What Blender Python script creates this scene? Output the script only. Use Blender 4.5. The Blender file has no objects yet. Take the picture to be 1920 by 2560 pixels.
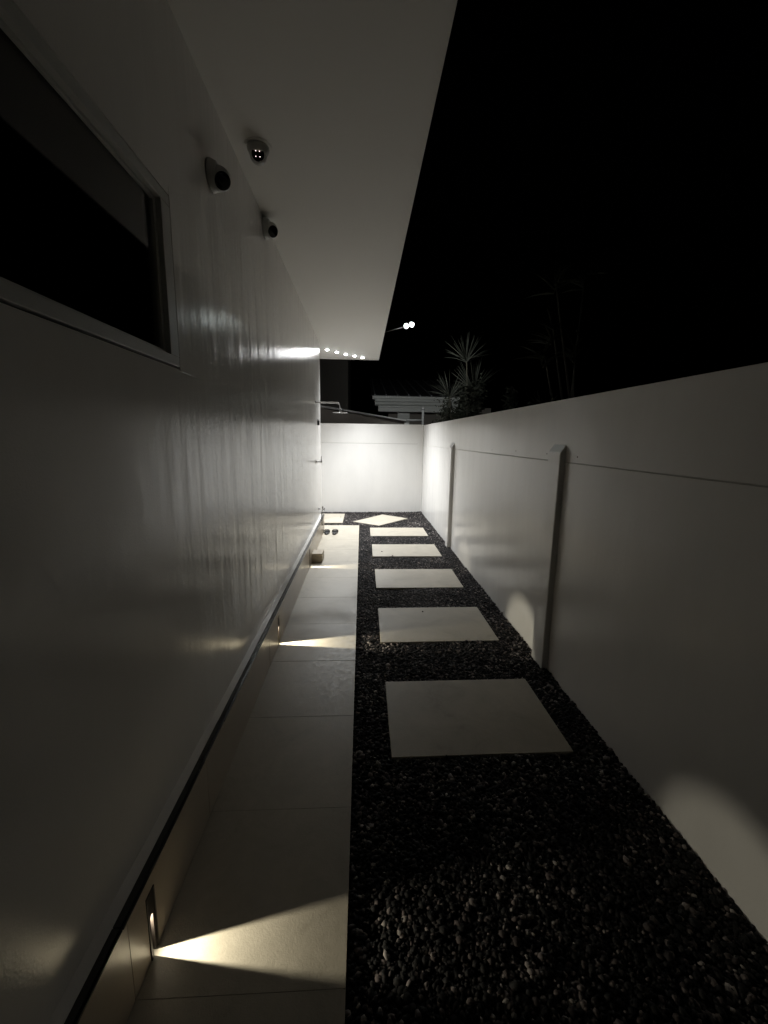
import bpy, bmesh, math, random
import numpy as np
from mathutils import Vector, Matrix, Euler

random.seed(7)
SC = bpy.context.scene
COL = SC.collection

# ------------------------------------------------------------------ camera
cam_d = bpy.data.cameras.new('camera')
cam = bpy.data.objects.new('camera', cam_d); COL.objects.link(cam)
cam_d.sensor_fit = 'VERTICAL'; cam_d.sensor_height = 36.0
cam_d.lens = 1050.0 / 2560.0 * 36.0
cam_d.clip_start = 0.02; cam_d.clip_end = 400
M = Matrix(((0.99854564, 0.00463151, 0.05371356),
            (-0.05209807, -0.1734285, 0.98346751),
            (0.0138704, -0.98483557, -0.17293498)))
R = Matrix((M.col[0], -M.col[1], -M.col[2])).transposed()     # columns: right, up, back
cam.matrix_world = Matrix.Translation((0, 0, 1.6)) @ R.to_4x4()
SC.camera = cam

# ------------------------------------------------------------------ night sky
w = bpy.data.worlds.new('World'); SC.world = w; w.use_nodes = True
nt = w.node_tree; bg = nt.nodes['Background']
sky = nt.nodes.new('ShaderNodeTexSky'); sky.sky_type = 'NISHITA'; sky.sun_disc = False
sky.sun_elevation = math.radians(-4); sky.sun_rotation = math.radians(200)
nt.links.new(sky.outputs[0], bg.inputs[0]); bg.inputs[1].default_value = 0.004

SC.view_settings.view_transform = 'Standard'; SC.view_settings.look = 'None'
SC.view_settings.exposure = 0.0; SC.view_settings.gamma = 1.0
SC.view_settings.use_curve_mapping = False
SC.render.engine = 'CYCLES'
cy = SC.cycles
cy.max_bounces = 12; cy.diffuse_bounces = 8; cy.glossy_bounces = 6; cy.transmission_bounces = 6
cy.sample_clamp_indirect = 3.0; cy.caustics_reflective = True
cy.use_denoising = True
try: cy.denoiser = 'OPENIMAGEDENOISE'
except Exception: pass

DOWN_W = 185.0        # watts of each downlight
STEP_W = 15.0         # watts of each step light
COOL = (0.955, 0.975, 0.985); WARM = (1.0, 0.92, 0.72)
FILL_W = 140.0      # watts of the added fill spot aimed at the neighbour

# ------------------------------------------------------------------ materials
def mat(name, col=(.5, .5, .5), rough=.6, metal=0., ior=1.5):
    m = bpy.data.materials.new(name); m.use_nodes = True
    b = m.node_tree.nodes['Principled BSDF']
    b.inputs['Base Color'].default_value = (*col, 1); b.inputs['Roughness'].default_value = rough
    b.inputs['Metallic'].default_value = metal; b.inputs['IOR'].default_value = ior
    return m
def N(m, t): return m.node_tree.nodes.new(t)
def LK(m, a, b): m.node_tree.links.new(a, b)
def coords(m, scale=(1, 1, 1)):
    g = N(m, 'ShaderNodeNewGeometry'); mp = N(m, 'ShaderNodeMapping')
    mp.inputs['Scale'].default_value = scale; LK(m, g.outputs['Position'], mp.inputs[0]); return mp.outputs[0]
def noise(m, vec, scale, detail=3., rough=.55, dist=0.):
    n = N(m, 'ShaderNodeTexNoise'); n.inputs['Scale'].default_value = scale
    n.inputs['Detail'].default_value = detail; n.inputs['Roughness'].default_value = rough
    n.inputs['Distortion'].default_value = dist
    LK(m, vec, n.inputs['Vector']); return n.outputs[0]
def ramp(m, fac, stops):
    r = N(m, 'ShaderNodeValToRGB'); e = r.color_ramp.elements
    while len(e) < len(stops): e.new(.5)
    for k, (p, c) in enumerate(stops):
        e[k].position = p; e[k].color = (*c, 1) if len(c) == 3 else c
    LK(m, fac, r.inputs[0]); return r.outputs[0]
def bump(m, hs, normal=None):
    prev = None
    for fac, dist in hs:
        b = N(m, 'ShaderNodeBump'); b.inputs['Distance'].default_value = dist; b.inputs['Strength'].default_value = 1
        LK(m, fac, b.inputs['Height'])
        if prev: LK(m, prev, b.inputs['Normal'])
        prev = b.outputs[0]
    LK(m, prev, m.node_tree.nodes['Principled BSDF'].inputs['Normal'])

def painted(name, col, rough, streak, fine=.0004, wave=.0015):
    """satin masonry paint: trowel / roller strokes run vertically"""
    m = mat(name, col, rough)
    p = m.node_tree.nodes['Principled BSDF']
    v1 = noise(m, coords(m, (34, 34, 1.6)), 1.0, 3, .6, .15)
    v4 = noise(m, coords(m, (7.5, 7.5, .9)), 1.0, 2, .5, .3)
    v2 = noise(m, coords(m, (1, 1, .45)), 3.2, 2, .5)
    v3 = noise(m, coords(m, (1, 1, 1)), 160, 2, .6)
    if streak > .0012:      # the far part of the wall is trowelled more coarsely
        g_ = N(m, 'ShaderNodeNewGeometry'); sx = N(m, 'ShaderNodeSeparateXYZ'); LK(m, g_.outputs['Position'], sx.inputs[0])
        mr = N(m, 'ShaderNodeMapRange'); mr.interpolation_type = 'SMOOTHSTEP'; LK(m, sx.outputs[1], mr.inputs[0])
        mr.inputs[1].default_value = 1.0; mr.inputs[2].default_value = 2.6; mr.inputs[3].default_value = .10; mr.inputs[4].default_value = 1.0
        def damp(v):
            q = N(m, 'ShaderNodeMath'); q.operation = 'MULTIPLY'; LK(m, v, q.inputs[0]); LK(m, mr.outputs[0], q.inputs[1]); return q.outputs[0]
        v1, v4 = damp(v1), damp(v4)
    bump(m, [(v2, wave * 2.5), (v4, streak * 2.3), (v1, streak * .6), (v3, fine)])
    t = noise(m, coords(m, (2.4, 2.4, .8)), 1.5, 5, .6)
    c = ramp(m, t, [(.3, tuple(x * .93 for x in col)), (.7, col)])
    LK(m, c, p.inputs['Base Color'])
    r = ramp(m, noise(m, coords(m, (9, 9, 1)), 1.0, 4, .6), [(.3, (rough * .85,) * 3), (.75, (min(1, rough * 1.35),) * 3)])
    LK(m, r, p.inputs['Roughness'])
    return m
M_wall = painted('house_paint', (.80, .782, .752), .15, .0026)
M_fence = painted('fence_paint', (.83, .815, .79), .20, .0006)
M_soffit = mat('soffit_paint', (.78, .765, .73), .65)
bump(M_soffit, [(noise(M_soffit, coords(M_soffit, (1, 1, 1)), 5, 3), .002)])
def tile_mat(name, c1, c2, rough):
    m = mat(name, c1, rough); p = m.node_tree.nodes['Principled BSDF']
    a = noise(m, coords(m, (1, 1, 1)), 3.2, 8, .65, 1.2)
    b_ = noise(m, coords(m, (1, 1, 1)), 26, 6, .7, .4)
    mx = N(m, 'ShaderNodeMath'); mx.operation = 'MULTIPLY_ADD'; mx.inputs[1].default_value = .45
    LK(m, b_, mx.inputs[0]); LK(m, a, mx.inputs[2])
    c = ramp(m, mx.outputs[0], [(.5, c2), (.62, tuple((x + y) / 2 for x, y in zip(c1, c2))), (.9, c1)])
    LK(m, c, p.inputs['Base Color'])
    r = ramp(m, b_, [(.35, (rough * (.95 if name == 'skirting_tile' else .8),) * 3), (.7, (rough * (1.1 if name == 'skirting_tile' else 1.4),) * 3)]); LK(m, r, p.inputs['Roughness'])
    if name == 'skirting_tile': bump(m, [(b_, .0001)])
    else: bump(m, [(a, .0003), (b_, .0008), (noise(m, coords(m, (1, 1, 1)), 140, 4, .7), .0009)])
    return m
M_tile = tile_mat('path_tile', (.47, .43, .355), (.35, .318, .258), .36)
M_slab = tile_mat('slab_tile', (.46, .42, .345), (.33, .30, .245), .45)
M_skirt = mat('skirting_tile', (.43, .37, .30), .30)
LK(M_skirt, ramp(M_skirt, noise(M_skirt, coords(M_skirt, (1, 1, 1)), 1.7, 3), [(.3, (.36, .305, .24)), (.7, (.44, .385, .315))]), M_skirt.node_tree.nodes['Principled BSDF'].inputs['Base Color'])
M_grout = mat('grout', (.46, .42, .35), .9)
M_trim = mat('dark_trim', (.06, .06, .062), .22, 1.0)
M_gravel = mat('black_pebbles', (.04, .04, .04), .72)
M_gravel.node_tree.nodes['Principled BSDF'].inputs['Specular IOR Level'].default_value = .3
g = N(M_gravel, 'ShaderNodeNewGeometry')
_n = noise(M_gravel, coords(M_gravel), 2.6, 2); _q = N(M_gravel, 'ShaderNodeMath'); _q.operation = 'MULTIPLY_ADD'; _q.inputs[1].default_value = .5
LK(M_gravel, _n, _q.inputs[0]); LK(M_gravel, g.outputs['Random Per Island'], _q.inputs[2])
_q2 = N(M_gravel, 'ShaderNodeMath'); _q2.operation = 'SUBTRACT'; _q2.inputs[1].default_value = .25; LK(M_gravel, _q.outputs[0], _q2.inputs[0])
c = ramp(M_gravel, _q2.outputs[0], [(0, (.003, .003, .0035)), (.6, (.013, .0125, .0125)), (.74, (.030, .025, .025)), (.85, (.09, .073, .070)), (.95, (.20, .172, .165)), (1, (.34, .31, .29))])
LK(M_gravel, c, M_gravel.node_tree.nodes['Principled BSDF'].inputs['Base Color'])
bump(M_gravel, [(noise(M_gravel, coords(M_gravel), 220, 3), .001)])
M_soil = mat('dark_soil', (.012, .011, .010), .95)
M_ground = mat('ground_earth', (.03, .028, .022), .95)
M_white_al = mat('white_aluminium', (.55, .55, .53), .35)
M_black = mat('black_gasket', (.01, .01, .01), .5)
M_glass = mat('window_glass', (.8, .85, .85), .02)
_t = N(M_glass, 'ShaderNodeBsdfTransparent'); _t.inputs[0].default_value = (.95, .97, .96, 1)
_g = N(M_glass, 'ShaderNodeBsdfGlossy'); _g.inputs['Roughness'].default_value = .03
_f = N(M_glass, 'ShaderNodeFresnel'); _f.inputs[0].default_value = 1.45; _m = N(M_glass, 'ShaderNodeMixShader')
LK(M_glass, _f.outputs[0], _m.inputs[0]); LK(M_glass, _t.outputs[0], _m.inputs[1]); LK(M_glass, _g.outputs[0], _m.inputs[2])
LK(M_glass, _m.outputs[0], M_glass.node_tree.nodes['Material Output'].inputs[0])
M_blind = mat('blind_fabric', (.88, .79, .68), .9)
bump(M_blind, [(noise(M_blind, coords(M_blind, (1, 1, 1)), 400, 2), .0005)])
M_room = mat('room_paint', (.62, .52, .42), .9)
M_wood = mat('cabinet_wood', (.62, .44, .24), .5)
M_plastic = mat('white_plastic', (.45, .45, .43), .35)
M_blackgloss = mat('black_gloss', (.006, .006, .006), .12)
M_chrome = mat('chrome', (.75, .75, .76), .12, 1.0)
M_bezel = mat('bronze_bezel', (.035, .028, .024), .4)
M_rubber = mat('black_rubber', (.015, .015, .017), .4)
M_block = tile_mat('block_stone', (.46, .40, .31), (.38, .33, .25), .6)
M_fascia = mat('fascia_paint', (.62, .62, .60), .5)
M_roof = mat('dark_metal_roof', (.035, .035, .04), .45)
M_seam = mat('seam_metal', (.16, .16, .17), .5)
M_brown = mat('brown_render', (.20, .18, .16), .9)
M_pipe = mat('grey_pipe', (.27, .27, .27), .55)
M_barge = mat('barge_paint', (.42, .42, .41), .5)
M_joint = mat('joint_sealant', (.50, .49, .46), .7)
M_leaf = mat('leaf_green', (.024, .026, .018), .7)
M_leaf2 = mat('leaf_dull', (.042, .046, .032), .8)
M_stem = mat('plant_stem', (.07, .062, .046), .8)
M_debris = mat('debris_brown', (.05, .035, .025), .8)
def emis(name, col, s):
    m = bpy.data.materials.new(name); m.use_nodes = True
    b = m.node_tree.nodes['Principled BSDF']; b.inputs['Base Color'].default_value = (.1, .1, .1, 1)
    b.inputs['Emission Color'].default_value = (*col, 1); b.inputs['Emission Strength'].default_value = s
    return m
M_led = emis('downlight_lens', COOL, 190)
M_flood = emis('flood_bulb', (.90, 1.0, .97), 110)
M_ir = emis('camera_led', (1, .75, .68), 3)

# ------------------------------------------------------------------ helpers
def obj(name, bm, m, parent=None, smooth=False, bev=0):
    me = bpy.data.meshes.new(name)
    bmesh.ops.recalc_face_normals(bm, faces=bm.faces)
    bm.to_mesh(me); bm.free(); me.materials.append(m)
    if smooth:
        for p in me.polygons: p.use_smooth = True
    o = bpy.data.objects.new(name, me); COL.objects.link(o)
    if parent: o.parent = parent
    if bev:
        md = o.modifiers.new('bevel', 'BEVEL'); md.width = bev; md.segments = 2; md.limit_method = 'ANGLE'
        md.harden_normals = False
    return o
def tag(o, label=None, cat=None, group=None, kind=None):
    if label: o['label'] = label
    if cat: o['category'] = cat
    if group: o['group'] = group
    if kind: o['kind'] = kind
    return o
def thing(name, label, cat, loc=(0, 0, 0), rz=0, group=None):
    o = bpy.data.objects.new(name, None); COL.objects.link(o); o.location = loc; o.rotation_euler = (0, 0, rz)
    o.empty_display_size = .1
    return tag(o, label, cat, group)
def B(): return bmesh.new()
def box(bm, x0, x1, y0, y1, z0, z1, mtx=None):
    vs = [bm.verts.new((x, y, z)) for x in (x0, x1) for y in (y0, y1) for z in (z0, z1)]
    for f in ((0, 1, 3, 2), (4, 6, 7, 5), (0, 4, 5, 1), (2, 3, 7, 6), (0, 2, 6, 4), (1, 5, 7, 3)):
        bm.faces.new([vs[i] for i in f])
    if mtx:
        for v in vs: v.co = mtx @ v.co
    return bm
def prism(bm, pts, a0, a1, axis):
    """outline pts extruded from a0 to a1 along axis (x: pts are y,z / y: x,z / z: x,y)"""
    def P(p, a):
        return {'x': (a, p[0], p[1]), 'y': (p[0], a, p[1]), 'z': (p[0], p[1], a)}[axis]
    A = [bm.verts.new(P(p, a0)) for p in pts]; Bv = [bm.verts.new(P(p, a1)) for p in pts]
    n = len(pts)
    bm.faces.new(A[::-1]); bm.faces.new(Bv)
    for i in range(n): bm.faces.new((A[i], A[(i + 1) % n], Bv[(i + 1) % n], Bv[i]))
    return bm
def frame_of(d):
    d = Vector(d).normalized(); u = Vector((0, 0, 1)) if abs(d.z) < .95 else Vector((1, 0, 0))
    a = d.cross(u).normalized(); return a, d.cross(a).normalized()
def tube(bm, pts, rad, seg=10, cap=True):
    pts = [Vector(p) for p in pts]; rads = rad if isinstance(rad, (list, tuple)) else [rad] * len(pts)
    rings = []; a = None
    for i, p in enumerate(pts):
        d = (pts[min(i + 1, len(pts) - 1)] - pts[max(i - 1, 0)]).normalized()
        if a is None: a, _ = frame_of(d)
        a = (a - d * a.dot(d)).normalized(); b = d.cross(a)
        rings.append([bm.verts.new(p + (a * math.cos(t) + b * math.sin(t)) * rads[i]) for t in (2 * math.pi * k / seg for k in range(seg))])
    for r, s in zip(rings, rings[1:]):
        for k in range(seg): bm.faces.new((r[k], r[(k + 1) % seg], s[(k + 1) % seg], s[k]))
    if cap: bm.faces.new(rings[0][::-1]); bm.faces.new(rings[-1])
    return bm
def lathe(bm, prof, seg=24, mtx=None):
    """prof of (radius, height) round +z"""
    rings = []
    for r, z in prof:
        if r < 1e-6: rings.append([bm.verts.new((0, 0, z))])
        else: rings.append([bm.verts.new((r * math.cos(2 * math.pi * k / seg), r * math.sin(2 * math.pi * k / seg), z)) for k in range(seg)])
    for r, s in zip(rings, rings[1:]):
        if len(r) == 1 and len(s) == 1: continue
        for k in range(seg):
            k2 = (k + 1) % seg
            if len(r) == 1: bm.faces.new((r[0], s[k2], s[k]))
            elif len(s) == 1: bm.faces.new((r[k], r[k2], s[0]))
            else: bm.faces.new((r[k], r[k2], s[k2], s[k]))
    if mtx:
        for q in rings:
            for v in q: v.co = mtx @ v.co
    return bm
def look(loc, d):
    """matrix whose +z points along d"""
    return Matrix.Translation(loc) @ Vector(d).normalized().to_track_quat('Z', 'Y').to_matrix().to_4x4()
def spot(name, parent, loc, d, power, size, blend, rad, col):
    l = bpy.data.lights.new(name, 'SPOT'); l.energy = power; l.spot_size = math.radians(size); l.spot_blend = blend
    l.shadow_soft_size = rad; l.color = col
    o = bpy.data.objects.new(name, l); COL.objects.link(o); o.parent = parent
    o.location = loc; o.rotation_euler = Vector(d).normalized().to_track_quat('-Z', 'Y').to_euler()
    return o

XW = -.695            # plane of the house wall
XS = -.64             # face of the tiled skirting
YE = 7.30             # far corner of the house
ZS = 3.115            # underside of the roof overhang
XF = 1.32             # plane of the boundary wall
YB = 9.10             # plane of the wall across the end

# ------------------------------------------------------------------ ground
b = B(); box(b, -60, 60, -30, 110, -.6, -.06); o = obj('ground', b, M_ground); tag(o, kind='structure')
b = B(); box(b, -3.2, XF + .02, -1.6, YB + .02, -.0595, -.034); o = obj('gravel_bed', b, M_soil); tag(o, 'dark bed under the black pebbles', kind='structure')

# paved path beside the house
path = thing('path', 'pale stone tile path along the foot of the white house wall', 'path'); del path['category']
tag(path, kind='structure')
b = B(); box(b, XW, -.046, -1.5, 7.65, -.033, -.0015); obj('path_base', b, M_grout, path)
ys = [-1.5, -1.50 + .62]
y = -1.50
ys = []; y = .98 - .62 * 4
while y < 7.2: ys.append(y); y += .62
ys.append(7.66)
for k in range(len(ys) - 1):
    b = B(); box(b, XW + .004, -.04, ys[k] + .0010, ys[k + 1] - .0010, -.02, random.uniform(-.0003, .0003))
    obj('tile', b, M_tile, path, bev=.0007)

# stepping slabs in the gravel
def slab(pts, label):
    cx = sum(p[0] for p in pts) / 4; cyy = sum(p[1] for p in pts) / 4
    b = B(); prism(b, [(p[0] - cx, p[1] - cyy) for p in pts], -.034, 0, 'z')
    o = obj('stepping_stone', b, M_slab, bev=.0025); o.location = (cx, cyy, random.uniform(.0, .002))
    return tag(o, label, 'stepping stone', 'pale slabs set in the black gravel')
rect = lambda x0, x1, y0, y1, j=0: [(x0, y0), (x1, y0 + j), (x1 + .004, y1 + j), (x0 + .004, y1)]
slab(rect(.16, 1.115, 1.885, 2.56, .008), 'nearest and darkest of the pale slabs in the black gravel')
slab(rect(.158, 1.12, 3.108, 3.793, .01), 'pale slab with one small dark pebble beside the widest band of wall light')
slab(rect(.165, 1.125, 4.342, 5.0), 'third pale rectangular slab from the camera, clean and evenly lit')
slab(rect(.158, 1.12, 5.575, 6.235, .008), 'pale slab with two dark specks on its near left half')
slab(rect(.152, 1.12, 6.80, 7.452, .012), 'bright rectangular slab just before the slab turned like a diamond')
slab([(-.161, 8.016), (.326, 7.635), (.938, 8.362), (.45, 8.787)], 'bright slab turned like a diamond before the end wall')
slab(rect(-1.25, -.358, 7.892, 8.875), 'bright slab beyond the path end by the house corner')

# ------------------------------------------------------------------ gravel (nobody could count it)
def in_poly(px, py, poly):
    ins = np.zeros(px.shape, bool); n = len(poly)
    for i in range(n):
        x1, y1 = poly[i]; x2, y2 = poly[(i + 1) % n]
        c_ = ((y1 > py) != (y2 > py)) & (px < (x2 - x1) * (py - y1) / (y2 - y1 + 1e-12) + x1)
        ins ^= c_
    return ins
def grow(p, d):
    cx = sum(q[0] for q in p) / len(p); cyy = sum(q[1] for q in p) / len(p); out = []
    for x, yy in p:
        L = math.hypot(x - cx, yy - cyy); out.append((cx + (x - cx) * (L + d) / L, cyy + (yy - cyy) * (L + d) / L))
    return out
holes = [rect(.16, 1.115, 1.885, 2.56), rect(.158, 1.12, 3.108, 3.793), rect(.165, 1.125, 4.342, 5.0), rect(.158, 1.12, 5.575, 6.235), rect(.152, 1.12, 6.80, 7.452),
         [(-.161, 8.016), (.326, 7.635), (.938, 8.362), (.45, 8.787)], rect(-1.25, -.358, 7.892, 8.875)]
def height(x, yy):
    h = -.016 + .006 * np.sin(3.1 * x + 1.7 * yy) * np.cos(2.3 * yy - x) + .004 * np.sin(9 * x + 4 * yy) * np.sin(7 * yy)
    h += .018 * np.clip((x - 1.12) / .2, 0, 1)                      # banked against the boundary wall
    h += .004 * np.clip((x - .2) / .9, 0, 1)
    h += .012 * np.clip((yy - 8.75) / .35, 0, 1)
    return h
def pebbles(name, rects, spacing, size, tmpl_v, tmpl_f, seed):
    rng = np.random.default_rng(seed); X = []; Y = []
    for (x0, x1, y0, y1) in rects:
        nx = max(1, int((x1 - x0) / spacing)); ny = max(1, int((y1 - y0) / spacing))
        gx, gy = np.meshgrid(np.linspace(x0, x1, nx), np.linspace(y0, y1, ny))
        X.append((gx + rng.uniform(-.5, .5, gx.shape) * spacing).ravel()); Y.append((gy + rng.uniform(-.5, .5, gy.shape) * spacing).ravel())
    X = np.concatenate(X); Y = np.concatenate(Y)
    keep = (X < XF - .004) & (Y < YB - .004)
    for hpoly in holes:
        keep &= ~in_poly(X, Y, grow(hpoly, .002))
    keep &= ~((X < -.034) & (Y < 7.668))
    X = X[keep]; Y = Y[keep]; n = len(X)
    s = size * np.exp(rng.normal(0, .32, n)); s = np.clip(s, size * .5, size * 2.3)
    sc = np.stack([s, s * rng.uniform(.62, .95, n), s * rng.uniform(.36, .62, n)], 1)
    Z = height(X, Y) + rng.uniform(-.006, .005, n)
    V = tmpl_v[None] * (1 + rng.uniform(-.16, .16, (n, len(tmpl_v), 1))) * sc[:, None, :]
    a = rng.uniform(0, 2 * np.pi, n); t = rng.normal(0, .4, n); u = rng.normal(0, .4, n)
    def rot(V, i, j, ang):
        c_, s_ = np.cos(ang)[:, None], np.sin(ang)[:, None]; p = V[..., i] * c_ - V[..., j] * s_; q = V[..., i] * s_ + V[..., j] * c_
        V = V.copy(); V[..., i] = p; V[..., j] = q; return V
    V = rot(V, 1, 2, t); V = rot(V, 0, 2, u); V = rot(V, 0, 1, a)
    V = V + np.stack([X, Y, Z], 1)[:, None, :]
    nv = len(tmpl_v); F = tmpl_f[None] + (np.arange(n) * nv)[:, None, None]
    me = bpy.data.meshes.new(name); V = V.reshape(-1, 3).astype(np.float32); F = F.reshape(-1, 3).astype(np.int32)
    me.vertices.add(len(V)); me.vertices.foreach_set('co', V.ravel())
    me.loops.add(F.size); me.loops.foreach_set('vertex_index', F.ravel())
    me.polygons.add(len(F)); me.polygons.foreach_set('loop_start', np.arange(0, F.size, 3, dtype=np.int32))
    me.polygons.foreach_set('loop_total', np.full(len(F), 3, dtype=np.int32))
    me.update(calc_edges=True); me.polygons.foreach_set('use_smooth', np.ones(len(F), bool)); me.materials.append(M_gravel)
    o = bpy.data.objects.new(name, me); COL.objects.link(o); return o
bt = B(); bmesh.ops.create_icosphere(bt, subdivisions=1, radius=1.0); bt.verts.ensure_lookup_table()
ICO_V = np.array([v.co[:] for v in bt.verts]); ICO_F = np.array([[v.index for v in f.verts] for f in bt.faces]); bt.free()
OCT_V = np.array([(1, 0, 0), (0, 1, 0), (-1, 0, 0), (0, -1, 0), (0, 0, 1), (0, 0, -1)], float)
OCT_F = np.array([(0, 1, 4), (1, 2, 4), (2, 3, 4), (3, 0, 4), (1, 0, 5), (2, 1, 5), (3, 2, 5), (0, 3, 5)])
o = pebbles('gravel', [(-.03, XF, -.6, 4.4)], .0108, .0100, ICO_V, ICO_F, 1)
tag(o, 'near half of the black pebble bed between path and boundary wall', 'gravel', kind='stuff')
o = pebbles('gravel', [(-.03, XF, 4.4, YB), (-2.6, -.03, 7.66, YB)], .0108, .0100, OCT_V, OCT_F, 2)
tag(o, 'far half of the black pebble bed, round the diamond slab and along the end wall', 'gravel', kind='stuff')

# ------------------------------------------------------------------ house
house = thing('house', 'white rendered house with a deep flat roof overhang along the passage', 'house')
r = .05
corner = [(-.945, YE), (-.945, 1.715), (XW, 1.715)] + [(XW - r + r * math.cos(a), YE - r + r * math.sin(a)) for a in (math.radians(q) for q in range(0, 91, 15))]
b = B(); prism(b, corner, -.03, ZS, 'z')
WB, WT, WL = 1.847, 2.446, .10                        # window opening
box(b, -.945, XW, -2.0, 1.715, -.03, WB); box(b, -.945, XW, -2.0, 1.715, WT, ZS); box(b, -.945, XW, -2.0, WL, WB, WT)
o = obj('wall', b, M_wall, house)
b = B(); box(b, -4.2, -.9455, 7.05, YE, -.03, ZS); box(b, -4.2, -4.0, -2, 7.049, -.03, ZS); box(b, -3.999, -.9455, -2, -1.8, -.03, ZS)
obj('wall', b, M_wall, house)
b = B(); prism(b, [(1.7155, WB - .005), (1.857, WB - .007), (1.857, WT + .03), (1.7155, WT + .03)], XW - .001, XW + .0014, 'x')
obj('plaster_band', b, M_wall, house, bev=.002)
b = B(); box(b, -4.4, .33, -2.2, 8.69, ZS + .0005, ZS + .20); obj('roof_overhang', b, M_soffit, house, bev=.006)
b = B(); box(b, -4.45, .36, -2.25, 8.72, ZS + .202, ZS + .25); obj('roof_edge_flashing', b, M_trim, house)
b = B(); box(b, -3.99, -.95, -1.79, 7.04, -.03, .0); obj('room_floor', b, M_room, house)
b = B(); box(b, -2.6, -2.5, -1.79, 7.04, .001, ZS - .001); obj('room_wall', b, M_room, house)

# window: frame, sash, pane, blind
win = thing('window', '', ''); win.parent = house
b = B()
def rim(b, x0, x1, y0, y1, z0, z1, t, t2=None):
    t2 = t2 or t
    box(b, x0, x1, y0, y1, z0, z0 + t); box(b, x0, x1, y0, y1, z1 - t, z1); box(b, x0, x1, y0, y0 + t, z0 + t, z1 - t); box(b, x0, x1, y1 - t2, y1, z0 + t, z1 - t)
rim(b, -.760, XW + .004, WL + .008, 1.707, WB + .007, WT - .008, .036, .068); obj('frame', b, M_white_al, win, bev=.002)
b = B(); rim(b, -.752, -.709, WL + .046, 1.6385, WB + .0435, WT - .0445, .012, .018); obj('sash', b, M_white_al, win, bev=.0015)
b = B(); rim(b, -.80, XW - .012, WL + .0005, 1.7145, WB + .0005, WT - .0005, .006); obj('gasket', b, M_black, win)
b = B(); box(b, -.722, -.718, WL + .058, 1.620, WB + .0557, WT - .0567); obj('pane', b, M_glass, win)
b = B(); box(b, -.7365, -.735, WL + .06, 1.660, 2.194, WT - .06); obj('roller_blind', b, M_blind, win)
b = B(); box(b, -.739, -.7325, WL + .06, 1.660, 2.183, 2.1938); obj('blind_bar', b, M_blind, win, bev=.003)
cab = thing('cabinet', 'tan cabinet standing inside behind the dark lower window glass', 'cabinet', (-1.0, 1.52, 0))
b = B(); box(b, -.30, .18, -.19, .25, .001, 2.075); obj('carcass', b, M_wood, cab, bev=.004)
b = B(); box(b, .181, .2, -.185, .028, .06, 2.068); obj('door', b, M_wood, cab, bev=.003)
b = B(); box(b, .181, .2, .032, .245, .06, 2.068); obj('door', b, M_wood, cab, bev=.003)

# skirting: tiles round the step lights, metal trim on top
LY = [1.095, 3.105, 5.097]                             # the three step lights
sk = thing('skirting', '', ''); sk.parent = house
y = .98 - .6 * 4; ZT = .281; tj = []
while y < YE - .1: tj.append(y); y += .6
tj.append(YE - .12)
for y0, y1 in zip(tj, tj[1:]):
    f = [q for q in LY if y0 < q < y1]
    a0, a1 = y0 + .001, y1 - .001
    if f:
        q = f[0]; pts = [(a0, .001), (q - .024, .001), (q - .024, .228), (q + .024, .228), (q + .024, .001), (a1, .001), (a1, ZT), (a0, ZT)]
    else: pts = [(a0, .001), (a1, .001), (a1, ZT), (a0, ZT)]
    b = B(); prism(b, pts, XS - .012, XS + random.uniform(-.0008, .0008), 'x'); obj('tile', b, M_skirt, sk)
    b = B()
    pts = [(p[0] + (.001 if i == 0 else 0), p[1]) for i, p in enumerate(pts)]
    prism(b, pts, XW + .0005, XS - .0125, 'x'); obj('mortar_backing', b, M_grout, sk)
tr = [-1.4, .955, 1.556, 1.80, 4.1, 5.6, YE - .115]
for k, (y0, y1) in enumerate(zip(tr, tr[1:])):
    jx, jz = random.uniform(-.0025, .0025), random.uniform(-.002, .002)
    b = B(); prism(b, [(XS - .024, ZT + .0005), (XS + .004 + jx, ZT + .0005), (XS + .004 + jx, ZT + .007 + jz), (XS - .004 + jx, ZT + .011 + jz), (XS - .024, ZT + .012 + jz)], y0 + .0012, y1 - .0012, 'y')
    obj('metal_trim', b, M_trim, sk, bev=.0015)
b = B(); prism(b, [(XW + .0006, ZT + .0006), (XS - .0245, ZT + .0006), (XS - .0245, ZT + .010), (XW + .0006, ZT + .022)], -1.4, YE - .115, 'y'); obj('plaster_fillet', b, M_wall, sk)

# ------------------------------------------------------------------ step lights
def step_light(yc, label, power=1.0):
    t = thing('step_light', label, 'step light', (XS, yc, 0), 0, 'recessed step lights in the skirting')
    hw, zc, rr = .0079, .1362, .0079
    arch = [(hw * math.cos(a), zc + rr * math.sin(a)) for a in (math.radians(q) for q in range(0, 181, 15))]
    pts = [(hw, .001)] + arch + [(-hw, .001), (-.0235, .001), (-.0235, .2275), (.0235, .2275), (.0235, .001)]
    b = B(); prism(b, pts, -.047, -.0005, 'x'); obj('housing', b, M_bezel, t)
    # raised bezel round the slot
    out = [(-.0235, .001), (-.0235, .2275), (.0235, .2275), (.0235, .001), (.0175, .001), (.0175, .2215), (-.0175, .2215), (-.0175, .001)]
    b = B(); prism(b, out, -.0003, .0035, 'x'); obj('bezel', b, M_bezel, t, bev=.0008)
    b = B(); box(b, -.0535, -.0475, -.0235, .0235, .001, .2275); obj('back_plate', b, M_plastic, t)
    spot('step_lamp', t, (-.0445, -.0016, .140), (1, 0, -.05), STEP_W * power, 152, 1.0, .0016, WARM)
    return t
step_light(LY[0], 'nearest lit step light low in the skirting, with a visible bright slot', 1.1)
step_light(LY[1], 'lit step light between the nearest one and the stone block', 3.0)
step_light(LY[2], 'lit step light in the skirting right beside the stone block', 2.0)

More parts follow.
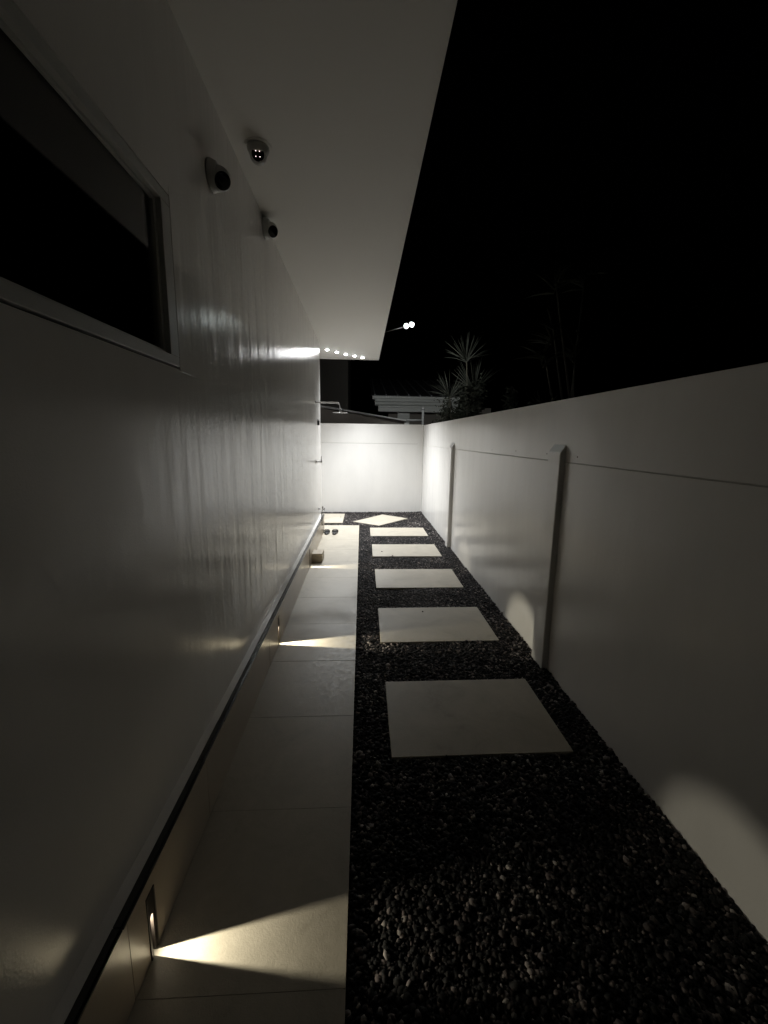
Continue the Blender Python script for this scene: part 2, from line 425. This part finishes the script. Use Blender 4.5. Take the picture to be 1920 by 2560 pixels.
# ------------------------------------------------------------------ downlights at the end of the overhang
DL = [((-.611, 7.76), 'small lit ceiling downlight closest to the house wall corner'),
      ((-.454, 7.948), 'second lit downlight of the diagonal row, counted from the house wall'),
      ((-.300, 8.13), 'middle lit downlight of the diagonal row of five'),
      ((-.147, 8.268), 'fourth lit downlight of the diagonal row, counted from the house wall'),
      ((.004, 8.403), 'small lit downlight nearest the outer edge of the overhang')]
for (x, yy), lab in DL:
    t = thing('downlight', lab, 'downlight', (x, yy, ZS), 0, 'diagonal row of downlights in the overhang')
    b = B(); lathe(b, [(.030, 0.0002), (.048, 0.0002), (.050, -.004), (.046, -.008), (.031, -.009), (.030, -.001)], 28); obj('trim_ring', b, M_plastic, t, True)
    b = B(); lathe(b, [(.0295, -.001), (.0245, -.009), (.017, -.016), (0, -.019)], 20); obj('lens', b, M_led, t, True)
    spot('downlight_lamp', t, (0, 0, -.032), (.09, -.215, -1), DOWN_W, 107, 1.0, .03, COOL)

# ------------------------------------------------------------------ twin floodlight on an arm from the roof edge
fl = thing('twin_floodlight', 'twin lit floodlight on a thin arm sticking out from the roof edge', 'floodlight', (.34, 8.0, ZS + .25))
b = B(); box(b, -.05, .02, -.05, .05, .0005, .008); tube(b, [(-.01, 0, .008), (-.01, 0, .09), (.02, 0, .105), (.49, 0, .235)], .009, 8); obj('arm', b, M_bezel, fl, True)
for dx, dz in ((.445, .227), (.545, .254)):
    mt = look((dx, -.02, dz), (.1, -1, -.25))
    b = B(); lathe(b, [(0, -.055), (.022, -.05), (.03, -.02), (.047, .0), (.047, .012), (.042, .012), (.040, .0)], 20, mt); h = obj('lamp_head', b, M_pipe, fl, True)
    b = B(); bmesh.ops.create_icosphere(b, subdivisions=3, radius=.027)
    for v in b.verts: v.co = mt @ (v.co + Vector((0, 0, .035)))
    obj('bulb', b, M_flood, h, True)

spot('neighbour_fill_spot', fl, (.52, .10, .24), (.28, 1, -.12), FILL_W, 84, .8, .04, (.95, 1, .97))  # added fill spot behind the heads, facing away to brighten eaves and plants

# ------------------------------------------------------------------ boundary wall on the right
fence = thing('boundary_wall', 'long white plastered boundary wall along the right side of the gravel', 'wall')
def topz(y): return 1.863 + (y - 1.3) * .0031
G = 1.461
segs = [(-2.0, 2.68), (2.86, 5.99), (6.15, YB + .2)]
for y0, y1 in segs:
    b = B(); prism(b, [(y0, -.05), (y1, -.05), (y1, G - .0025), (y0, G - .0025)], XF, XF + .15, 'x'); obj('lower_panel', b, M_fence, fence, bev=.0015)
b = B(); box(b, XF + .006, XF + .149, -2.0, YB + .19, G - .0024, G + .0024); obj('joint_filler', b, M_joint, fence)
b = B(); prism(b, [(-2.0, G + .0025), (YB + .2, G + .0025), (YB + .2, topz(YB)), (-2.0, topz(-2))], XF + .001, XF + .15, 'x'); obj('upper_course', b, M_fence, fence, bev=.004)
for y0, y1, zt, p in ((2.68, 2.86, 1.522, .036), (5.99, 6.15, 1.484, .045)):
    b = B(); prism(b, [(XF + .1, -.05), (XF - p - .006, -.05), (XF - p, zt), (XF + .0008, zt + .055 * p / .036), (XF + .0008, 1.452 if False else zt + .055 * p / .036), (XF + .1, G - .003)][:4] + [(XF + .0008, G - .001), (XF + .1, G - .003)], y0, y1, 'y')
    obj('pillar', b, M_fence, fence, bev=.006)
for yy, zz in ((4.244, 1.499), (3.574, 1.508), (2.529, 1.503), (2.96, 1.507)):
    b = B(); lathe(b, [(0, .0012), (.004, .0012), (.0055, 0)], 8, look((XF + .0005, yy, zz), (-1, 0, 0))); obj('bolt_hole', b, M_debris, fence)

# ------------------------------------------------------------------ end wall
back = thing('end_wall', 'brightly lit white wall closing the far end of the passage', 'wall')
b = B(); box(b, -3.4, XF - .001, YB, YB + .15, -.05, 1.484); obj('lower_panel', b, M_fence, back, bev=.002)
b = B(); box(b, -3.4, XF - .13, YB + .0005, YB + .149, 1.4845, 1.491); obj('joint_filler', b, M_joint, back)
b = B(); prism(b, [(-3.4, 1.4915), (XF - .001, 1.4915), (XF - .001, 1.897), (-3.4, 1.889)], YB + .0015, YB + .15, 'y'); obj('upper_course', b, M_fence, back, bev=.004)
b = B(); box(b, XF - .125, XF - .0015, YB - .012, YB - .0005, -.05, 1.52); obj('corner_pillar', b, M_fence, back, bev=.003)

# ------------------------------------------------------------------ security cameras
def turret(label, loc, n, aim, leds=False, scale=1.0, plate=False):
    """dome base on the surface with normal n, eyeball turned towards aim"""
    t = thing('security_camera', label, 'security camera', loc, 0, 'round security cameras under the overhang')
    n = Vector(n).normalized(); s = scale
    mt = look((0, 0, 0), n)
    b = B(); lathe(b, [(0, .0006), (.060 * s, .0006), (.061 * s, .008 * s), (.058 * s, .018 * s), (.050 * s, .034 * s), (.047 * s, .037 * s), (0, .037 * s)], 32, mt); obj('base', b, M_plastic, t, True)
    c0 = n * .040 * s + Vector((0, 0, -.010 * s if abs(n.z) < .5 else 0)); aim = Vector(aim).normalized()
    mt = look(c0, aim); R0 = .046 * s
    prof = [(R0 * math.sin(a), -R0 * math.cos(a)) for a in (math.radians(q) for q in range(0, 136, 9))]
    b = B(); lathe(b, prof, 32, mt); e = obj('eyeball', b, M_plastic, t, True)
    zf = R0 * .69
    b = B(); lathe(b, [(R0 * .735, zf - .002), (R0 * .73, zf + .0015), (R0 * .66, zf + .003), (0, zf + .0045)], 32, mt); obj('lens_cover', b, M_blackgloss, e, True)
    if leds:
        for q in ((-.010, .012), (.010, .012), (-.011, -.012), (.011, -.012)):
            b = B(); bmesh.ops.create_icosphere(b, subdivisions=1, radius=.0023 * s)
            for v in b.verts: v.co = mt @ (v.co + Vector((q[0] * s, q[1] * s, zf + .0055)))
            obj('infrared_led', b, M_ir, e)
    if plate:
        b = B(); box(b, -.085, .06, -.08, .10, -.0008, -.0045) if False else lathe(b, [(0, .0052), (.072, .0052), (.070, .0005), (0, .0005)], 24); obj('mounting_plate', b, M_soffit, t, bev=.001)
    return t
turret('larger looking security camera on the wall beside the window, black round face', (XW + .0005, 2.185, 2.765), (1, 0, 0), (.52, -.62, -.58), scale=1.08)
turret('smaller looking security camera high on the wall just under the overhang', (XW + .0005, 3.30, 3.045), (1, 0, 0), (.62, -.62, -.48), scale=1.12)
turret('security camera hanging from the overhang with four glowing dots on its face', (-.556, 2.56, ZS - .0052), (0, 0, -1), (.12, -.88, -.30), leds=True, scale=.95, plate=True)

# ------------------------------------------------------------------ outdoor shower and taps at the far corner
SY = 6.45
z0 = 1.6 + (0.509) * SY / 6.34 * 1.0
sh = thing('rain_shower', 'chrome rain shower arm with a thin round head high on the wall', 'shower', (XW, SY, 2.11))
b = B(); lathe(b, [(0, 0.0005), (.030, .0005), (.030, .006), (.013, .012), (0, .012)], 20, look((0, 0, 0), (1, 0, 0))); obj('wall_flange', b, M_chrome, sh, True)
L = .375
arm = [(.012, 0, 0)] + [(L - .05, 0, 0)] + [(L - .05 + .05 * math.sin(a), 0, -.05 + .05 * math.cos(a)) for a in (math.radians(q) for q in range(15, 91, 15))] + [(L, 0, -.128)]
b = B(); tube(b, arm, .0115, 12); obj('arm', b, M_chrome, sh, True)
b = B(); lathe(b, [(0, -.125), (.02, -.128), (.026, -.136), (.112, -.1405), (.114, -.146), (0, -.147)], 36, Matrix.Translation((L, 0, 0))); obj('shower_head', b, M_chrome, sh, True)

vl = thing('shower_valve', 'small chrome lever valve halfway up the wall corner', 'tap', (XW, 6.45, 1.235))
b = B(); lathe(b, [(0, .0005), (.034, .0005), (.034, .005), (.014, .010), (.014, .062), (.018, .064), (.018, .095), (0, .097)], 20, look((0, 0, 0), (1, 0, 0))); obj('body', b, M_chrome, vl, True)
b = B(); tube(b, [(.082, 0, .016), (.086, 0, .085)], [.006, .0045], 8); obj('lever', b, M_blackgloss, vl, True)

hd = thing('hooded_outlet', 'small white hooded outlet cover on the wall below the shower arm', 'outlet cover', (XW, 6.80, 1.80))
pr = [(0, .08), (.016, .078), (.030, .066), (.036, .05), (.036, -.005), (.031, -.005), (.031, .048), (.026, .061), (.014, .072), (0, .074)]
b = B(); prism(b, pr, -.035, .035, 'y'); obj('hood', b, M_plastic, hd, bev=.0015)
b = B(); box(b, .0005, .024, -.028, .028, -.012, .06); obj('socket', b, M_black, hd, bev=.002)

tp = thing('garden_tap', 'chrome cross tap with a coiled black hose low at the house corner', 'tap', (XW, 6.74, .455))
b = B(); lathe(b, [(0, .0005), (.026, .0005), (.026, .005), (.012, .010), (.012, .055), (.016, .058), (.016, .078), (0, .08)], 16, look((0, 0, 0), (1, 0, 0))); tube(b, [(.062, 0, 0), (.062, 0, -.045)], .011, 10); obj('body', b, M_chrome, tp, True)
b = B(); tube(b, [(.08, 0, 0), (.098, 0, 0)], .006, 8); tube(b, [(.098, -.03, 0), (.098, .03, 0)], .006, 8); tube(b, [(.070, 0, .012), (.070, 0, .05)], .009, 8); tube(b, [(.098, 0, -.022), (.098, 0, .022)], .006, 8); obj('cross_handle', b, M_blackgloss, tp, True)
b = B(); pts = []
for k in range(0, 12 * 11 + 1):
    a = 2 * math.pi * k / 12; pts.append((.058 + .017 * math.cos(a), .017 * math.sin(a), -.05 - .20 * k / 132))
tube(b, pts, .0042, 6); obj('coiled_hose', b, M_blackgloss, tp, True)
b = B(); tube(b, [(.058, -.0, -.25), (.045, -.02, -.275), (.02, -.05, -.262)], [.010, .011, .007], 8)
obj('spray_nozzle', b, M_blackgloss, tp, True)

# ------------------------------------------------------------------ block and sandals on the path
b = B(); prism(b, [(-.070, -.105), (.062, -.105), (.070, .105), (-.070, .105)], 0, .115, 'z')
o = obj('stone_block', b, M_block, bev=.004); o.location = (-.568, 5.40, .0008); tag(o, 'plain beige block standing on the path against the skirting', 'block')
def sandal(loc, rz, mirror, label):
    t = thing('sandal', label, 'sandal', loc, rz, 'pair of black slide sandals')
    def outline(s, k=28):
        out = []
        for i in range(k):
            a = 2 * math.pi * i / k; yy = .132 * math.sin(a)
            wd = .046 + .007 * math.sin(a) - .004 * math.cos(2 * a)
            out.append((s * wd * math.copysign(abs(math.cos(a)) ** .72, math.cos(a)) + mirror * .006 * math.sin(a), s * yy))
        return out
    b = B(); prism(b, outline(1.0), 0.0004, .022, 'z'); obj('sole', b, M_rubber, t, bev=.004)
    b = B(); prism(b, outline(.9), .0222, .029, 'z'); obj('footbed', b, M_rubber, t, bev=.002)
    b = B(); rows = []
    for j in range(6):
        yy = .012 + .092 * j / 5; hh = .062 - .010 * j / 5 + .004 * math.sin(j); ww = .053 - .004 * (j / 5) ** 2
        rows.append([[(rs * (ww if rs_ == 1 else ww)) for rs in (0,)] for rs_ in (1,)] and [Vector((-ww * math.cos(math.pi * q / 10), yy, .012 + (hh - .012) * math.sin(math.pi * q / 10) ** .6)) for q in range(11)])
    outer = [[b.verts.new(p) for p in rw] for rw in rows]
    inner = [[b.verts.new((p.x * .9, p.y, max(.011, p.z - .006))) for p in rw] for rw in rows]
    for A, C in zip(outer, outer[1:]):
        for q in range(10): b.faces.new((A[q], A[q + 1], C[q + 1], C[q]))
    for A, C in zip(inner, inner[1:]):
        for q in range(10): b.faces.new((A[q], C[q], C[q + 1], A[q + 1]))
    for A, C in ((outer[0], inner[0]), (outer[-1], inner[-1])):
        for q in range(10): b.faces.new((A[q], C[q], C[q + 1], A[q + 1]))
    obj('strap', b, M_rubber, t, True)
    return t
sandal((-.583, 7.0, .0009), math.radians(4), 1, 'black slide sandal nearer the house wall')
sandal((-.450, 7.0, .0009), math.radians(-4), -1, 'black slide sandal nearer the gravel')

def speck(loc, s, label, name='pebble'):
    b = B(); bmesh.ops.create_icosphere(b, subdivisions=2, radius=1)
    for v in b.verts: v.co = Vector((v.co.x * s, v.co.y * s * .75, v.co.z * s * .5)) * random.uniform(.85, 1.1)
    o = obj(name, b, M_debris, None, True); o.location = (loc[0], loc[1], s * .45); o.rotation_euler = (0, 0, random.uniform(0, 3)); tag(o, label, 'pebble')
speck((.296, 5.81), .012, 'dark stray pebble in the middle left of a pale slab')
speck((.433, 5.594), .012, 'dark stray pebble at the near edge of a pale slab')
speck((.578, 3.693), .011, 'dark stray pebble near the far edge of the second pale slab')
speck((-.42, 8.46), .011, 'dark stray pebble on the slab beyond the path end')

# ------------------------------------------------------------------ neighbouring buildings
nb = thing('neighbour_house', 'dark house beyond the end wall with white layered eaves and ribbed roof', 'house')
XE0, XE1 = .345, 3.2
prof = [(14.0, 2.945), (14.0, 2.885), (14.03, 2.878), (14.03, 2.845), (14.07, 2.80), (14.10, 2.74), (14.12, 2.695), (14.16, 2.69), (14.18, 2.60), (14.20, 2.565), (14.20, 2.47), (14.5, 2.47), (14.5, 2.945)]
for k, (a, c2_) in enumerate(((.0, 2.945), (.075, 2.845), (.19, 2.695))):
    pass
b = B(); prism(b, [(14.0, 2.945), (14.0, 2.875), (14.04, 2.87), (14.04, 2.8455), (14.5, 2.8455), (14.5, 2.945)], XE0, XE1, 'x'); obj('gutter', b, M_fascia, nb, bev=.004)
b = B(); prism(b, [(14.06, 2.845), (14.06, 2.80), (14.10, 2.76), (14.11, 2.70), (14.15, 2.66), (14.5, 2.66), (14.5, 2.845)], XE0 + .085, XE1, 'x'); obj('cornice', b, M_fascia, nb, bev=.004)
b = B(); prism(b, [(14.17, 2.6595), (14.17, 2.605), (14.205, 2.60), (14.205, 2.47), (14.5, 2.47), (14.5, 2.6595)], XE0 + .195, XE1, 'x'); obj('fascia_board', b, M_fascia, nb, bev=.004)
mroof = B(); prism(mroof, [(14.02, 2.952), (14.02, 2.965), (19.0, 4.12), (19.0, 4.10)], XE0 - .03, XE1 + .5, 'x'); obj('roof', mroof, M_roof, nb)
for k in range(9):
    xx = .40 + .37 * k
    b = B(); prism(b, [(14.03, 2.966), (14.03, 3.0), (18.98, 4.15), (18.98, 4.116)], xx, xx + .035, 'x'); obj('roof_seam', b, M_seam, nb)
b = B(); box(b, .9, 4.4, 14.52, 14.7, -.05, 2.66); obj('wall', b, M_brown, nb)
b = B(); box(b, 1.2, 1.53, 14.4, 14.515, 1.6, 2.465); obj('window_shutter', b, M_fascia, nb)
b = B(); box(b, 1.53, 1.60, 14.38, 14.515, 1.6, 2.4645); obj('window_frame', b, M_white_al, nb)

tb = thing('tall_building', 'tall plain brown building wall rising behind the end wall', 'building')
b = B(); box(b, -6.0, -.57, 18.0, 22.0, -.05, 7.0); obj('wall', b, M_brown, tb)
b = B(); box(b, -6.1, -.50, 17.9, 22.1, 7.001, 7.15); obj('roof_slab', b, M_brown, tb)

ln = thing('lean_to', 'low dark lean-to roof with a pale sloping edge just beyond the end wall', 'shed')
b = B(); prism(b, [(-2.6, 2.61), (1.09, 2.045), (1.09, 2.015), (-2.6, 2.555)], 10.42, 10.50, 'y'); obj('barge_board', b, M_barge, ln, bev=.003)
b = B(); prism(b, [(-2.6, 2.552), (1.09, 2.012), (1.09, -.05), (-2.6, -.05)], 10.53, 10.66, 'y'); obj('wall', b, M_brown, ln)
b = B(); prism(b, [(-2.6, 2.605), (1.12, 2.035), (1.12, 2.02), (-2.6, 2.59)], 10.505, 13.2, 'y'); obj('roof', b, M_roof, ln)

dp = thing('drain_pipe', 'pale grey elbowed drain pipe standing above the right end of the end wall', 'pipe', (1.455, 10.2, 0))
b = B(); tube(b, [(0, 0, -.05), (0, 0, 2.30)], .029, 12); obj('pipe', b, M_pipe, dp, True)
b = B(); tube(b, [(-.027, 0, 2.03), (-.40, 0, 2.027)], .028, 12); obj('side_branch', b, M_pipe, dp, True)
b = B(); lathe(b, [(.0295, 0), (.036, 0), (.036, .05), (.0295, .05)], 14, Matrix.Translation((0, 0, 2.275))); obj('collar', b, M_pipe, dp, True)
b = B(); box(b, -.435, -.345, -.03, .05, 1.90, 1.972); obj('bracket', b, M_fascia, dp, bev=.004)

# ------------------------------------------------------------------ plants behind the boundary wall
def blade(b, base, tip, width, droop=.0, seg=5):
    base = Vector(base); tip = Vector(tip); d = tip - base; side = d.cross(Vector((0, 1, .2))).normalized()
    side = (side + Vector((random.uniform(-.3, .3), random.uniform(-.6, .6), 0))).normalized(); prev = None
    nrm = d.cross(side).normalized()
    for i in range(seg + 1):
        t = i / seg; p = base + d * t + Vector((0, 0, -droop * t * t * d.length))
        wd = width * (math.sin(math.pi * (.12 + .88 * t) ** .7) ** .8 if t < 1 else 0) * .5
        cur = [b.verts.new(p - side * max(wd, .0008)), b.verts.new(p + nrm * wd * .35), b.verts.new(p + side * max(wd, .0008))]
        if prev:
            for k in (0, 1): b.faces.new((prev[k], prev[k + 1], cur[k + 1], cur[k]))
        prev = cur
def dracaena(label, foot, top, length, n, spread, width=.022):
    t = thing('dracaena_plant', label, 'plant', foot)
    T = Vector(top) - Vector(foot)
    mid = T * .5 + Vector((random.uniform(-.05, .05), 0, 0))
    q = T * .8 + Vector((random.uniform(-.03, .03), 0, 0))
    b = B(); tube(b, [(0, 0, 0), mid, q, T], [.022, .016, .012, .012], 8); obj('trunk', b, M_stem, t, True)
    b = B()
    for k in range(n):
        a = random.uniform(-1, 1) * spread; el = Vector((math.sin(a), random.uniform(-.8, .8), math.cos(a))).normalized()
        L_ = length * random.uniform(.75, 1.08)
        blade(b, T + Vector((0, 0, random.uniform(-.06, .01))), T + el * L_, width * random.uniform(.8, 1.2), abs(a) ** 2 * random.uniform(.0, .30))
    obj('leaves', b, M_leaf, t)
    return t
dracaena('taller thin-stemmed spiky plant rising above the others', (2.42, 9.6, -.05), (2.30, 9.6, 3.33), .60, 44, 1.25, .018)
dracaena('lower spiky plant in front of the white eaves', (2.15, 9.55, -.05), (1.95, 9.55, 2.55), .58, 44, 1.35, .018)
dracaena('spiky plant half hidden behind the taller thin-stemmed one', (2.62, 9.9, -.05), (2.58, 9.9, 2.72), .75, 34, .95, .022)
def shrub(label, loc, size, n, leaf, branches=9, m=None):
    t = thing('shrub', label, 'shrub', loc)
    b = B(); tips = []
    for k in range(branches):
        a = random.uniform(0, 6.28); e = random.uniform(.2, 1)
        tip = Vector((math.cos(a) * size[0] * e, math.sin(a) * size[1] * e, size[2] * random.uniform(.45, 1)))
        m1 = tip * .45 + Vector((0, 0, size[2] * .12)); tube(b, [(0, 0, 0), m1, tip], [.014, .007, .003], 5); tips += [(m1, tip)]
    obj('branches', b, M_stem, t, True)
    b = B()
    for k in range(n):
        a0, a1 = random.choice(tips); s_ = random.random(); p = a0.lerp(a1, s_) + Vector((random.gauss(0, .07), random.gauss(0, .07), random.gauss(0, .07)))
        d = Vector((random.uniform(-1, 1), random.uniform(-1, 1), random.uniform(-.6, .8))).normalized(); blade(b, p, p + d * leaf * random.uniform(.6, 1.2), leaf * .4, .1, 2)
    obj('leaves', b, m or M_leaf2, t)
shrub('small leafy shrub to the left of the lower spiky plant', (1.75, 9.75, -.05), (.40, .3, 2.9), 1300, .07, 10)
shrub('dark leafy shrub filling the gap under the taller spiky plant', (2.4, 9.9, -.05), (.80, .4, 2.95), 6000, .09, 16)
shrub('dark leafy shrub right of the spiky plants behind the boundary wall', (3.0, 8.9, -.05), (1.0, .6, 2.75), 6000, .11, 16)
# fan palm leaf
pl = thing('fan_palm', 'low fan palm leaf just showing over the boundary wall', 'palm', (2.80, 6.5, -.05))
b = B(); tube(b, [(0, 0, 0), (.03, 0, 1.2), (0, 0, 2.10)], [.05, .02, .01], 8); obj('trunk', b, M_stem, pl, True)
b = B()
for k in range(15):
    a = math.radians(-95 + k * 12); L_ = .36 * (1 - .15 * abs(a))
    blade(b, (0, 0, 2.08), (math.sin(a) * L_ * 1.0, random.uniform(-.03, .03), 2.10 + math.cos(a) * L_), .042, .05)
obj('leaf_fan', b, M_leaf, pl)
# tall cane palm
tp2 = thing('cane_palm', 'tall faint cane palm with upright fronds beyond the boundary wall', 'palm', (3.45, 7.0, -.05))
b = B()
for x0_, x1_, z1_ in ((0, -.43, 4.2), (.05, .06, 4.25), (-.05, -.40, 3.45), (-.12, -.52, 3.1), (.1, 0.0, 3.2)):
    tube(b, [(x0_, 0, 0), (x0_ * .6 + x1_ * .1, random.uniform(-.1, .1), z1_ * .55), (x1_, 0, z1_)], [.030, .022, .010], 7)
obj('canes', b, M_stem, tp2, True)
b = B()
for cx_, cz_ in ((-.43, 4.2), (.06, 4.25), (-.40, 3.45), (-.52, 3.1), (0, 3.2)):
    for k in range(16):
        a = random.uniform(-1.4, 1.4); v = Vector((math.sin(a), random.uniform(-.7, .7), math.cos(a))).normalized() * random.uniform(.3, .55)
        zz = Vector((cx_, 0, cz_ - random.uniform(0, .3))); blade(b, zz, zz + v, .03, .25)
obj('fronds', b, M_leaf2, tp2)
